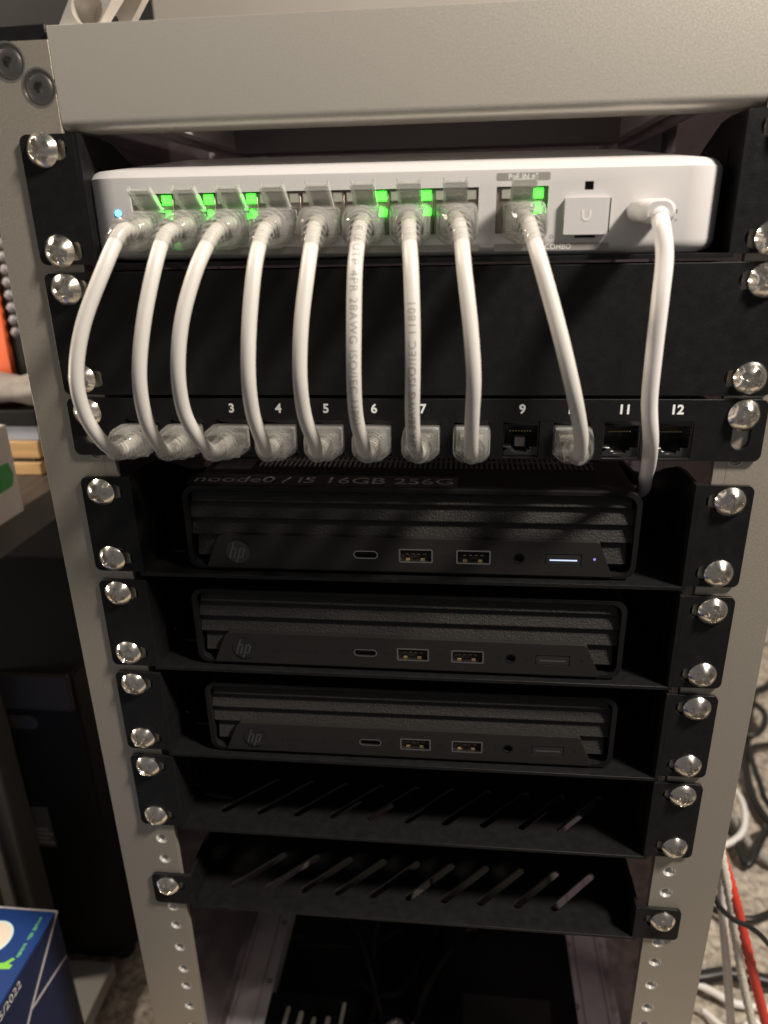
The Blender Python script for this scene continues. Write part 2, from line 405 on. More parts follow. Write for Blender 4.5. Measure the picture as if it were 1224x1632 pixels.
# ------------------------------------------------------------------ shelves and panels
def ear_poly(s, zt, zb, x0=107.2, x1=126.0):
    xa, xb = sorted((s * x0, s * x1))
    return rrect(xa, xb, zb, zt, 2.6, 5, (1, 0, 0, 1) if s < 0 else (0, 1, 1, 0))
def slot(s, z, r=3.1, inner=112.8, outer=119.3): return capsule(*((s * outer, z, s * inner, z)), r)
def shelf(label, zt, zb, screws, tray, depth=150, side_slots=True):
    t = thing('rack_shelf', label, 'shelf', (0, 0, tray), 'black vented rack shelves')
    off = (0, 0, -tray)
    mb = MB()
    for s in (-1, 1):
        mb.prism(ear_poly(s, zt, zb), -1.6, -0.03, 'y', [slot(s, -h) for h in screws])
        xa, xb = sorted((s * 105.7, s * 107.2))
        top = zt; H = top - tray
        poly = [(-1.6, tray - 1.5), (depth, tray - 1.5), (depth, tray + min(10, H * .4)), (95, tray + H * .36), (62, tray + H * .58), (40, tray + H * .83), (24, top - 1.0), (15, top), (-1.6, top)]
        hs = []
        if side_slots and H > 30:
            for k in range(6):
                y = 12 + 9 * k; zt2 = tray + H * (0.84 - 0.085 * k); hs.append(capsule(y, tray + 6, y, zt2 - 4, 0.9, 4))
        mb.prism(poly, xa, xb, 'x', hs)
    sl = []
    for k in range(10):
        x = -89.5 + 17.85 * k; sl.append(capsule(x, 11.5, x + 21, 32.5, 1.9, 5))
        if depth > 110: sl.append(capsule(x, 52, x + 21, 73, 1.9, 5)); sl.append(capsule(x, 92, x + 21, 113, 1.9, 5))
    mb.prism([(-105.7, -1.6), (105.7, -1.6), (105.7, depth), (-105.7, depth)], tray - 1.5, tray, 'z', sl)
    mb.build('tray', BLK, t, off, bevel=0.28)
    for h in screws:
        for s in (-1, 1): screw(t, s * PX, -h - tray, -1.62)
    return t
shelf('black vented shelf under the white network switch at the rack top', -1.6, -42.6, [6.35, 38.1], -42.4, 115)
shelf('black vented shelf carrying the labelled mini computer below the patch panel', -120.9, -161.2, [127.0, 155.575], -161.6)
shelf('black vented shelf carrying the middle mini computer of the three', -165.4, -206.2, [171.45, 200.025], -206.3)
shelf('black vented shelf carrying the lowest mini computer of the three', -209.8, -250.4, [215.9, 244.475], -252.0)
shelf('empty full-height black shelf with slanted slots just below the mini computers', -254.2, -294.6, [260.35, 288.925], -295.4)
shelf('empty half-height black shelf with one screw per side, lowest in the rack', -326.2, -345.0, [333.375], -345.0, 150)

bp = thing('blanking_panel', 'plain black blanking panel behind the hanging white cables', 'panel', (0, 0, -88.7))
mb = MB().prism(rrect(-126, 126, -88.5, -45.2, 2.6), -1.6, -0.03, 'y', [slot(s, -h) for s in (-1, 1) for h in (50.8, 82.55)])
mb.box(-106, 106, -0.03, 12, -46.7, -45.3).box(-106, 106, -0.03, 12, -88.4, -87.0)
mb.build('plate', BLK, bp, (0, 0, 88.7), bevel=0.3)
for h in (50.8, 82.55):
    for s in (-1, 1): screw(bp, s * PX, -h + 88.7)

# ------------------------------------------------------------------ patch panel
PORTX = [-97.6 + 17.58 * k for k in range(12)]
PZ = -104.2
pp = thing('patch_bay', 'black twelve-port patch panel with white port numbers', 'patch panel', (0, 0, -111.6))
po = (0, 0, 111.6)
holes = [rrect(x - 6.4, x + 6.4, PZ - 6.9, PZ + 6.6, 0.4, 2) for x in PORTX] + [capsule(s * PX, -104.5, s * PX, -94.8, 3.1) for s in (-1, 1)]
mb = MB().prism(rrect(-126, 126, -111.9, -89.8, 2.6), -1.6, -0.03, 'y', holes)
mb.box(-106, 106, -0.03, 16, -91.3, -89.9)
mb.build('plate', BLK, pp, po, bevel=0.28)
def jack_mesh():
    mb = MB()   # keystone: frame with opening, latch notch below
    op = [(-5.9, -3.4), (-3.3, -3.4), (-3.3, -4.7), (-2.1, -4.7), (-2.1, -5.6), (2.1, -5.6), (2.1, -4.7), (3.3, -4.7), (3.3, -3.4), (5.9, -3.4), (5.9, 4.6), (-5.9, 4.6)]
    mb.prism([(-6.3, -6.8), (6.3, -6.8), (6.3, 6.5), (-6.3, 6.5)], -0.4, 12, 'y', [op])
    mb.box(-6.3, 6.3, 12, 14, -6.8, 6.5)
    return mb.mesh('jack', 30)
JK = jack_mesh()
def contacts_mesh():
    mb = MB()
    for k in range(8):
        x = -3.57 + 1.02 * k; mb.box(x - .2, x + .2, 2.5, 11, 1.6, 1.9)
    return mb.mesh('contacts', 0)
CT = contacts_mesh()
for i, x in enumerate(PORTX):
    j = link('jack', JK, JACKM, pp, (x, 0.5, PZ + 111.6), 0.25, 2)
    if i in (8, 10, 11): link('contact', CT, GOLD, j, (0, 0, 0))
    lettering('port_number', str(i + 1), 4.6, WHITEPRINT, pp, (x, -1.63, -93.5 + 111.6), fat=0.15, extrude=0.01)
# the pale guide seen inside the ninth jack
MB().box(-1.9, 1.9, 3.2, 6.5, -4.4, -0.8).build('cable_guide', mat('grey_guide', (0.33, 0.31, 0.29), 0.35), pp, (PORTX[8], 0.5, PZ + 111.6), bevel=0.3)
for s in (-1, 1): screw(pp, s * PX, -95.25 + 111.6)

# ------------------------------------------------------------------ mini computers
def make_pc():
    t = thing('mini_computer', 'x', 'computer', (0, 0, 0), 'mini computers stacked in the rack')
    W, H = 88.2, 35.4; z0 = 0.8
    mb = MB()
    mb.prism(rrect(-W, W, z0, z0 + H, 5.2, 8), 0, 7, 'y', [rrect(-W + 2.0, W - 2.0, z0 + 1.6, z0 + H - 1.6, 4.4, 8)])
    mb.prism(rrect(-W, W, z0, z0 + H, 5.2, 8), 7, 176, 'y')
    sh = mb.build('case', PLAS, t, bevel=0.5)
    edges = (1.65, 7.4, 14.3, 21.6, 30.6)
    for k in range(4):      # louvre slats: leaning blades, lower edge proud
        zt = z0 + H - edges[k]; zb = z0 + H - edges[k + 1] + 0.1
        xi = (-W + 3.2, -W + 2.05, -W + 2.05, -W + 3.4)[k]
        MB().prism([(6.6, zt), (3.6, zt), (1.7, zb + 0.75), (1.9, zb + 0.35), (6.6, zb + 0.45)], xi, -xi, 'x').build('slat', GRAIN, t, bevel=0.25)
    plate = MB().prism([(-80.8, 1.9), (79.6, 1.9), (74.2, 15.3), (73.0, 16.2), (-73.6, 16.2), (-75.0, 15.2)], -0.7, 6.9, 'y').build('port_plate', PLATE, t)
    zc = 8.9
    cut(plate, [MB().prism(capsule(-18.9, zc, -12.5, zc, 1.75), -2, 6, 'y'), MB().box(-2.6, 10.8, -2, 6.2, zc - 3.0, zc + 3.0), MB().box(19.8, 33.2, -2, 6.2, zc - 3.0, zc + 3.0),
                MB().lathe([(2.3, -2), (2.3, 6.2)], 24, (44, 0, zc)), MB().box(54.0, 67.6, -2, 4.0, zc - 2.5, zc + 2.2)])
    b = plate.modifiers.new('Bevel', 'BEVEL'); b.width = 0.25 * S; b.segments = 2; b.limit_method = 'ANGLE'; b.angle_limit = R(40)
    uc = MB().prism(capsule(-18.9, zc, -12.5, zc, 1.7), -0.75, 5.5, 'y', [capsule(-18.9, zc, -12.5, zc, 1.3)]).build('usb_c_port', STEEL, t)
    MB().prism(capsule(-18.2, zc, -13.2, zc, 0.42), 0.5, 5.8, 'y').build('tongue', PLAS, uc)
    for cx in (4.1, 26.5):
        up = MB().prism(rrect(cx - 6.65, cx + 6.65, zc - 2.95, zc + 2.95, 0.5, 3), -0.8, 6.0, 'y', [rrect(cx - 6.1, cx + 6.1, zc - 2.4, zc + 2.4, 0.3, 3)]).build('usb_port', STEEL, t)
        MB().box(cx - 5.6, cx + 5.6, 0.6, 6.2, zc + 0.3, zc + 2.1).build('tongue', PLAS, up)
        g = MB()
        for dx in (-3.4, -1.1, 1.1, 3.4): g.box(cx + dx - .55, cx + dx + .55, 0.8, 5.8, zc + 0.05, zc + 0.29)
        g.build('contact', GOLD, up)
        for dx in (-3.2, 2.6): MB().box(cx + dx - .8, cx + dx + .8, 1.0, 2.4, zc - 2.4, zc - 1.7).build('spring_finger', GOLD, up)
    MB().lathe([(2.25, -0.75), (2.25, 6), (1.75, 6), (1.75, -0.75), (2.25, -0.75)], 24, (44, 0, zc), cap=False).build('audio_jack', PLAS, t)
    pb = MB().prism(rrect(54.2, 67.4, zc - 2.3, zc + 2.0, 0.6, 3), -0.5, 3.5, 'y').build('power_button', mat('button_metal', (0.05, 0.048, 0.046), 0.3, 0.6) if 'button_metal' not in MATS else MATS['button_metal'], t, bevel=0.3)
    MB().box(55.6, 66.0, -0.58, -0.5, zc - 0.75, zc - 0.25).build('light_bar', mat('unlit_light_bar', (0.07, 0.07, 0.068), 0.3), pb)
    MB().lathe([(0.5, -0.78), (0.5, 0)], 12, (72.4, 0, zc + 0.3)).build('activity_light', FAINT, t)
    lg = MB().lathe([(5.0, -0.7), (5.0, -0.95), (4.75, -1.05)], 40, (-67.3, 0, zc)).build('logo_badge', LOGO, t)
    # slanted letter strokes of the emblem
    def stroke(pts, w=0.55): 
        m_ = MB()
        for (a, b_) in zip(pts[:-1], pts[1:]):
            d = Vector((b_[0] - a[0], b_[1] - a[1])); n_ = Vector((-d.y, d.x)).normalized() * w / 2; e = d.normalized() * w * .25
            m_.prism([(a[0] - e.x + n_.x, a[1] - e.y + n_.y), (a[0] - e.x - n_.x, a[1] - e.y - n_.y), (b_[0] + e.x - n_.x, b_[1] + e.y - n_.y), (b_[0] + e.x + n_.x, b_[1] + e.y + n_.y)], -1.22, -1.0, 'y')
        return m_
    sl = 0.32; cx = -67.3
    def q(x, z): return (cx + x + z * sl, zc + z)
    stroke([q(-2.6, -2.4), q(-2.6, 4.2)]).build('letter_stroke', LOGO2, lg)
    stroke([q(-2.4, 1.7), q(-0.9, 1.7), q(-0.9, -2.4)]).build('letter_stroke', LOGO2, lg)
    stroke([q(0.7, 1.9), q(0.7, -4.3)]).build('letter_stroke', LOGO2, lg)
    stroke([q(0.9, 1.7), q(2.4, 1.7), q(2.4, -2.0), q(0.9, -2.0)]).build('letter_stroke', LOGO2, lg)
    lettering('model_lettering', 'ELITEDESK', 3.2, FAINT, t, (-45.3, -0.72, zc - 0.6), spacing=1.42)
    for x, tx in ((-24.5, 'SS\u219410'), (-6.8, 'SS\u2190'), (15.6, 'SS\u21904')): lettering('port_marking', tx.replace('\u2194', '<').replace('\u2190', '<'), 1.8, FAINT, t, (x, -0.72, zc))
    MB().prism(circ(39.3, zc, 1.2, 18), -0.73, -0.7, 'y', [circ(39.3, zc, 0.9, 18)]).build('headset_marking', FAINT, t)
    MB().prism(circ(51.0, zc, 1.2, 18), -0.73, -0.7, 'y', [circ(51.0, zc, 0.9, 18)]).build('power_marking', FAINT, t)
    # vent on the top cover: fine bars over a dark well
    top = z0 + H
    vb = MB()
    for k in range(66):
        x = -63.3 + 2.1 * k
        vb.box(x, x + 0.95, 26, 33.4, top, top + 0.7); vb.box(x, x + 0.95, 34.6, 42, top, top + 0.7)
    vb.box(-63.6, 75.0, 33.4, 34.6, top, top + 0.66)
    vg = vb.build('vent_bars', mat('vent_metal', (0.34, 0.33, 0.32), 0.45), t); vg['kind'] = 'stuff'
    MB().box(-63.6, 75.0, 26, 42, top + 0.01, top + 0.06).build('vent_well', DARK, t)
    MB().prism(rrect(-82, -66, 22, 36, 1, 3), top + 0.01, top + 0.12, 'z').build('sticker', mat('grey_sticker', (0.05, 0.047, 0.045), 0.35, vary=0.4, vscale=400), t)
    for sx in (-70, 70):
        for y in (12, 160): MB().lathe([(5, 0.0), (5, 0.8)], 20, (sx, y, 0), 'z').build('rubber_foot', DARK, t)
    return t
pc = make_pc()
PCS = [(0.8, 2.2, -161.58, 'black mini computer with white name tape and a lit power button'),
       (-0.6, 1.8, -206.28, 'black mini computer with unlit power button between two others, on the shelf above the lowest'),
       (0.2, 2.2, -251.98, 'black mini computer at the bottom of the stack, above the empty shelves')]
pcs = []
for i, (x, y, z, lab) in enumerate(PCS):
    o = pc if i == 0 else dup(pc)
    o.location = V(x, y, z + FLOOR); o['label'] = lab; pcs.append(o)
pcs[1].rotation_euler = (0, 0, R(-0.25)); pcs[2].rotation_euler = (0, 0, R(0.3))
for ch in pcs[0].children:
    if ch.name.startswith('power_button'):
        for g in ch.children:
            g.data = g.data.copy(); g.data.materials.clear(); g.data.materials.append(LEDW)
    if ch.name.startswith('activity_light'):
        ch.data = ch.data.copy(); ch.data.materials.clear(); ch.data.materials.append(LEDV)
top = 36.2
tp = MB().box(-87.3, 20, 2.6, 15.4, top + 0.01, top + 0.09).build('name_tape', TAPE, pcs[0])
lettering('tape_lettering', 'noode0 / i5 16GB 256G', 9.8, SILVERTXT, tp, (-85.3, 8.8, top + 0.11), rot=(0, 0, 0), scale=(1.09, 1.0, 1), align='LEFT', fat=0.06)

# ------------------------------------------------------------------ the white network switch
SWZ = -42.3
sw = thing('network_switch', 'white network switch with eight filled ports and green lights', 'network switch', (-2.6, -0.4, SWZ), rot=(0, R(0.35), 0))
def sq_outline(w, d, r, n=10):
    return rrect(-w, w, 0, d, r, n)
rings = []
SH = 29.2
for z, ins in ((0.0, 4.5), (0.6, 2.6), (1.8, 1.0), (3.6, 0.15), (5, 0), (SH - 4.2, 0), (SH - 2.9, 0.1), (SH - 2.7, 0.35), (SH - 1.2, 1.3), (SH - 0.4, 2.5), (SH, 4.5), (SH + 1.8, 14), (SH + 4.2, 26), (SH + 5.6, 40)):
    rings.append([(x, y, z) for x, y in rrect(-106.6 + ins, 106.6 - ins, ins, 98 - ins, 13 - ins * .25, 10)])
shell = MB().loft(rings).build('shell', WHITE, sw)
ox = 2.6    # local x offset
def lz(z): return z - SWZ
PW = 14.6; P0 = -91.0 + ox
PC_ = [P0 + PW * (k + .5) for k in range(8)]
zt, zb = lz(-21.0), lz(-35.0)
cut(shell, [MB().box(P0, P0 + 8 * PW, -2, 14, zb, zt), MB().box(31.5 + ox, 47.9 + ox, -2, 14, zb, zt), MB().box(54.2 + ox, 66.8 + ox, -2, 10, lz(-35.2), lz(-25.0)),
            MB().box(59.1 + ox, 61.9 + ox, -2, 3, lz(-22.4), lz(-19.9)), MB().lathe([(0.9, -2), (0.9, 5)], 20, (87.6 + ox, 0, lz(-29.2))),
            MB().prism(capsule(75.4 + ox, lz(-29.6), 81.6 + ox, lz(-29.6), 1.7), -2, 6, 'y')])
def rj_frame(w):
    h = zt - zb; c = (zt + zb) / 2
    op = [(-5.9, zb + 1.0), (5.9, zb + 1.0), (5.9, zb + 8.6), (3.2, zb + 8.6), (3.2, zb + 11.6), (-3.2, zb + 11.6), (-3.2, zb + 8.6), (-5.9, zb + 8.6)]
    mb = MB().prism([(-w / 2 + .08, zb + .05), (w / 2 - .08, zb + .05), (w / 2 - .08, zt - .35), (-w / 2 + .08, zt - .35)], 0.9, 11, 'y', [op])
    return mb.mesh('shield', 30)
RF = rj_frame(PW); RF2 = rj_frame(16.2)
LEDM = MB().box(3.6, 6.5, 0.45, 3, zt - 3.5, zt - 0.7).mesh('led', 0)
CT2 = contacts_mesh()
def port(x, lit, me):
    p = link('ethernet_port', me, SHIELD, sw, (x, 0, 0), 0.15, 1)
    MB().box(-6.2, 6.2, 11, 12.5, zb + .2, zt - .5).build('back', DARK, p)
    a = link('port_light', LEDM.copy(), LEDG if lit else LEDOFF, p)
    b = link('port_light', LEDM.copy(), LEDOFF, p, (-10.1, 0, 0))
    if lit: MB().prism([(4.0, zt - 8.2), (6.4, zt - 8.2), (6.6, zt - 6.2), (4.6, zt - 5.4)], 0.2, 2.6, 'y').build('plug_glow', LEDG, p)  # green light refracted by the clear plug, drawn as a glowing piece
for i, x in enumerate(PC_): port(x, i in (0, 1, 2, 5, 6), RF)
port(39.7 + ox, True, RF2)
# grey printed bars and lettering
def bar(x0, x1, z0, z1): return MB().prism(rrect(x0 + ox, x1 + ox, lz(z0), lz(z1), 0.5, 3), -0.03, 0.05, 'y')
bar(-90.5, 26.5, -40.4, -38.3).build('printed_bar', GREYPRINT, sw)
b1 = bar(31.3, 48.2, -19.3, -17.0).build('printed_bar', GREYPRINT, sw)
lettering('bar_lettering', 'PoE IN +"', 2.3, LIGHTPRINT, b1, (39.7 + ox, -0.05, lz(-18.2)), fat=0.02)
b2 = bar(31.2, 67.9, -40.4, -38.2).build('printed_bar', GREYPRINT, sw)
lettering('bar_lettering', '10G COMBO', 2.3, LIGHTPRINT, b2, (49.6 + ox, -0.05, lz(-39.3)), fat=0.02)
MB().prism(circ(49.6 + ox, lz(-36.2), 0.6, 14), -0.04, 0.05, 'y', [circ(49.6 + ox, lz(-36.2), 0.4, 14)]).build('printed_mark', GREYPRINT, sw)
# dust cover over the fibre cage, with a pressed U
dc = MB().prism(rrect(53.1 + ox, 67.0 + ox, lz(-35.7), lz(-24.6), 0.5, 3), -1.7, 3, 'y').build('dust_cover', WHITE, sw, bevel=0.4)
def uarc():
    pts = [(-1.5, 1.7), (-1.5, 0)] + [(-1.5 * math.cos(R(18 * k)), -1.5 * math.sin(R(18 * k))) for k in range(1, 10)] + [(1.5, 0), (1.5, 1.7)]
    inn = [(0.75, 1.7), (0.75, 0)] + [(0.75 * math.cos(R(18 * k)), -0.75 * math.sin(R(18 * k))) for k in range(1, 10)] + [(-0.75, 0), (-0.75, 1.7)]
    return [(60.0 + ox + x, lz(-30.1) + z) for x, z in pts + inn]
MB().prism(uarc(), -1.78, -1.6, 'y').build('emblem', mat('pressed_mark', (0.70, 0.68, 0.67), 0.5), dc)
MB().box(57 + ox, 63.5 + ox, -0.05, 2, lz(-36.7), lz(-35.9)).build('pull_slot', DARK, sw)
MB().box(67.15 + ox, 67.75 + ox, -0.05, 2, lz(-35.2), lz(-24.9)).build('cage_gap', DARK, sw)
MB().box(59.1 + ox, 61.9 + ox, 1.6, 3, lz(-22.4), lz(-19.9)).build('status_window', DARK, sw)
MB().lathe([(0.95, -0.25), (0.95, 1.5)], 18, (-95.9 + ox, 0, lz(-26.9))).build('status_light', LEDB, sw)
MB().lathe([(1.0, 1.5), (1.0, 5)], 18, (87.6 + ox, 0, lz(-29.2))).build('reset_button', DARK, sw)
lettering('reset_marking', 'o', 1.6, GREYPRINT, sw, (88.2 + ox, -0.03, lz(-31.6)))
for x, wd in ((66, 5.0), (75, 8.0)): MB().prism(rrect(x, x + wd, 46, 52, 1.5, 4), SH + 4.8, SH + 5.75, 'z').build('top_marking', mat('pale_mark', (0.85, 0.85, 0.85), 0.3) if 'pale_mark' not in MATS else MATS['pale_mark'], sw)
MB().prism(circ(0, 49, 7, 40), SH + 5.0, SH + 5.72, 'z', [circ(0, 49, 6, 40)]).build('top_ring', MATS['pale_mark'], sw)

# ------------------------------------------------------------------ patch cables
def d_section(w, h, r, y, zc=0.0, n=5): return [(x, y, z + zc) for x, z in rrect(-w / 2, w / 2, -h / 2, h / 2, r, n)]
def plug_mesh():
    return MB().box(-5.75, 5.75, -4.0, 8.0, -3.9, 3.9).mesh('plug', 0)
def hood_mesh():
    key = ((-1.5, 12.2, 9.0, 0.8), (-2.4, 12.8, 10.0, 1.0), (-6.0, 12.9, 10.8, 1.6), (-11.0, 12.7, 11.2, 3.0), (-15.5, 12.2, 11.0, 4.4), (-17.8, 11.2, 10.0, 4.7), (-18.8, 9.4, 8.4, 4.0))
    sec = list(key[:3])
    for j in range(14):          # moulded ribs round the grip
        y = -7.0 - 0.62 * j; f = (-6.0 - y) / 9.5; g = 0.28 if j % 4 < 2 else -0.28
        sec.append((y, 12.9 - 0.7 * f + g, 10.8 + 0.3 * f + g, 1.6 + 2.6 * f))
    sec += list(key[4:])
    rings = [d_section(w, h, r, y) for y, w, h, r in sec]
    inner = [d_section(w - 2.4, h - 2.4, max(0.6, r - 1.1), y + 1.1 if k == len(sec) - 1 else y) for k, (y, w, h, r) in enumerate(sec)]
    mb = MB().loft(rings + inner[::-1], cap=False)
    k = len(rings[0]); mb.f += [tuple(len(mb.v) - k * len(inner) + j for j in range(k))] if 0 else []
    # bridge the open port end so the wall is a closed solid
    o2 = (len(rings) + len(inner) - 1) * k
    for j in range(k): mb.f.append((j, (j + 1) % k, o2 + (j + 1) % k, o2 + j))
    return mb.mesh('hood', 40)
def latch_mesh():
    mb = MB()
    # a springy tab: rises from the plug nose towards the cable end, with two cross ridges
    prof = [(4.0, 4.0), (-1.0, 5.0), (-5.0, 8.2), (-9.0, 11.0), (-9.6, 10.3), (-5.4, 7.3), (-1.2, 4.1), (4.0, 3.9)]
    mb.prism(prof, -3.2, 3.2, 'x')
    for y, z in ((-3.4, 6.6), (-5.4, 8.2), (-8.8, 10.5)): mb.box(-3.3, 3.3, y - .45, y + .45, z - .5, z + .35)
    for sx in (-1, 1):
        a_, b_ = sorted((sx * 3.2, sx * 3.9)); mb.prism([(2.0, 4.9), (-1.0, 5.7), (-5.0, 9.0), (-9.2, 11.9), (-9.9, 10.0), (-5.4, 6.9), (-1.2, 3.9), (2.0, 3.8)], a_, b_, 'x')
    return mb.mesh('latch', 20)
PLUG, HOOD, LATCH = plug_mesh(), hood_mesh(), latch_mesh()
SHORT = MB().prism([(4.0, 4.0), (-1.0, 4.9), (-5.5, 7.0), (-5.9, 6.4), (-1.2, 4.1), (4.0, 3.9)], -2.6, 2.6, 'x').mesh('latch', 20)
def wires_mesh():
    mb = MB()
    for k in range(8):
        x = -3.6 + 1.03 * k; mb.box(x - .42, x + .42, -3, 6.5, -0.9, 0.5)
    return mb.mesh('wires', 0)
WIRE = wires_mesh(); WIREM = mat('wire_pairs', (0.55, 0.50, 0.42), 0.5, vary=0.4, vscale=500)

PATHS = {
 1: [(-85.8, -23.0, -32.7), (-89.2, -31.0, -43.0), (-96.3, -36.0, -59.4), (-100.7, -37.0, -74.9), (-101.7, -34.0, -87.9), (-100.4, -29.0, -97.8)],
 2: [(-71.7, -23.0, -34.0), (-73.1, -31.0, -43.3), (-76.8, -36.0, -59.6), (-79.8, -37.0, -74.9), (-81.2, -34.0, -88.2), (-81.1, -29.0, -97.7)],
 3: [(-56.8, -23.0, -34.7), (-59.8, -31.0, -43.5), (-64.1, -36.0, -57.8), (-66.9, -37.0, -73.0), (-67.8, -34.0, -86.7), (-66.1, -29.0, -96.9)],
 4: [(-40.9, -23.0, -35.0), (-41.6, -31.0, -43.8), (-43.2, -36.0, -59.8), (-44.5, -37.0, -75.0), (-45.0, -34.0, -87.6), (-44.1, -29.0, -98.0)],
 5: [(-24.8, -23.0, -35.3), (-25.5, -31.0, -45.8), (-27.1, -36.0, -60.0), (-28.2, -37.0, -75.0), (-28.2, -34.0, -87.6), (-26.7, -29.0, -97.9)],
 6: [(-10.6, -23.0, -35.6), (-10.8, -31.0, -44.2), (-11.0, -36.0, -60.1), (-11.4, -37.0, -75.0), (-11.6, -34.0, -87.5), (-10.6, -29.0, -97.7)],
 7: [(4.9, -23.0, -35.5), (6.0, -31.0, -44.5), (6.7, -36.0, -60.2), (6.7, -37.0, -75.0), (6.3, -34.0, -87.4), (6.5, -29.0, -97.6)],
 8: [(20.6, -23.0, -35.8), (21.7, -31.0, -44.7), (23.8, -36.0, -60.4), (25.1, -37.0, -75.0), (25.0, -34.0, -87.3), (24.9, -29.0, -97.4)],
 10: [(41.8, -23.0, -36.2), (44.4, -31.0, -45.1), (49.8, -36.0, -62.4), (54.1, -37.0, -76.9), (57.4, -34.0, -88.2), (59.6, -29.0, -97.2)],
}
def wrap_text(body, size, path, s0, parent, up):
    """print lettering along a cable; path = sampled points, s0 = start arc length, up = +1 reads downward, -1 upward"""
    me = text_mesh(body, size, spacing=1.12, align='LEFT', sub=2)
    L = [0]
    for a, b in zip(path[:-1], path[1:]): L.append(L[-1] + (b - a).length)
    def at(s):
        s = min(max(s, 0), L[-1] - 1e-4)
        i = max(k for k in range(len(L) - 1) if L[k] <= s); f = (s - L[i]) / (L[i + 1] - L[i])
        t = (path[min(i + 2, len(path) - 1)] - path[max(i - 1, 0)]).normalized()
        return path[i].lerp(path[i + 1], f), t
    rr = 2.35
    for v in me.vertices:
        s, t = v.co.x / S, v.co.y / S
        c, T = at(s0 + s if up > 0 else s0 - s)
        N = Vector((0.03, -1, 0.18)); N = (N - T * N.dot(T)).normalized(); B = Vector((1, 0, 0)); B = (B - T * B.dot(T) - N * B.dot(N)).normalized()
        a = up * t / rr
        p = c + N * rr * math.cos(a) + B * rr * math.sin(a)
        v.co = (p.x * S, p.y * S, p.z * S)
    me.materials.clear(); me.materials.append(INK)
    o = link('jacket_print', me, None, parent); return o
ORD = {1: 'first', 2: 'second', 3: 'third', 4: 'fourth', 5: 'fifth', 6: 'sixth', 7: 'seventh', 8: 'eighth'}
for n, mid in PATHS.items():
    sx = (PC_[n - 1] - ox) if n < 10 else 39.7
    px = PORTX[n - 1]
    if n == 10: lab = 'white patch cable from the separate uplink port slanting to jack ten'
    elif n == 6: lab = 'white patch cable with grey print reading downward, at jack six'
    elif n == 7: lab = 'white patch cable with grey print reading upward, at jack seven'
    else: lab = f'white patch cable in the {ORD[n]} switch port, looping to patch jack {["one","two","three","four","five","six","seven","eight"][n-1]}'
    sz = -30.3; pz = PZ
    t = thing('patch_cable', lab, 'cable', (px, -16, pz), 'short white patch cables with clear plugs')
    # cable runs inside the relief, hangs forward and dives into the patch jack
    d = Vector(mid[0]) - Vector((sx, -8, sz))
    pts = [(sx, -8, sz), (sx + d.x * .15, -11.5, sz - .3), (sx + d.x * .5, -16.5, sz - 1.5)] + mid + [(px + (mid[-1][0] - px) * .45, -23.5, pz + 0.8), (px + (mid[-1][0] - px) * .12, -17, pz - 0.2), (px, -11, pz), (px, -8, pz)]
    path = spline(pts, 9); mb = MB(); tube(mb, path, 2.32, 16)
    jk = mb.build('jacket', CABLE, t, (-px, 16, -pz), smooth=180)
    if n == 6: wrap_text('R U/UTP 4PR 28AWG ISO/IEC 11801', 3.6, path, 13, jk, 1)
    if n == 7: wrap_text('U/UTP 4PR 28AWG ISO/IEC 11801', 3.6, path, 97, jk, -1)
    if n == 2: wrap_text('U/UTP', 3.6, path, 89, jk, 1)
    for (x, z, flip) in ((sx, sz, 0), (px, pz, 1)):
        pl = link('plug', PLUG, CLEAR, t, (x - px, 16, z - pz), 0.4, 2)
        if flip: pl.rotation_euler = (0, math.pi, 0)
        link('latch', SHORT if flip else LATCH, CLEAR, pl, (0, 0, 0), 0.15, 1)
        link('wires', WIRE, WIREM, pl)
        hd = link('boot', HOOD, BOOT, t, (x - px, 16, z - pz))
        yaw = math.atan2((mid[0][0] - sx), 16) if not flip else math.atan2((mid[-1][0] - px), 20)
        hd.rotation_euler = (R(9) if not flip else R(-3), 0, yaw * 0.55)
    def along(a0, a1):
        L = 0; out = [path[0]]; res = []
        for p_, q_ in zip(path[:-1], path[1:]):
            n_ = max(1, int((q_ - p_).length / 0.32))
            for j in range(n_):
                L += (q_ - p_).length / n_
                if a0 <= L <= a1: res.append(p_.lerp(q_, (j + 1) / n_))
        return res
    Lt = sum((q_ - p_).length for p_, q_ in zip(path[:-1], path[1:]))
    for a0, a1, r0, r1, rev in ((3, 19.5, 4.3, 2.8, 0), (Lt - 16.5, Lt - 1, 2.8, 4.3, 1)):
        seg_ = along(a0, a1); mb = MB(); tube(mb, seg_, 3, 20, lambda u: r0 + (r1 - r0) * u + (0.40 if int(u * 13) % 2 == 0 else -0.28))
        mb.build('strain_relief', RIB, t, (-px, 16, -pz), smooth=30)

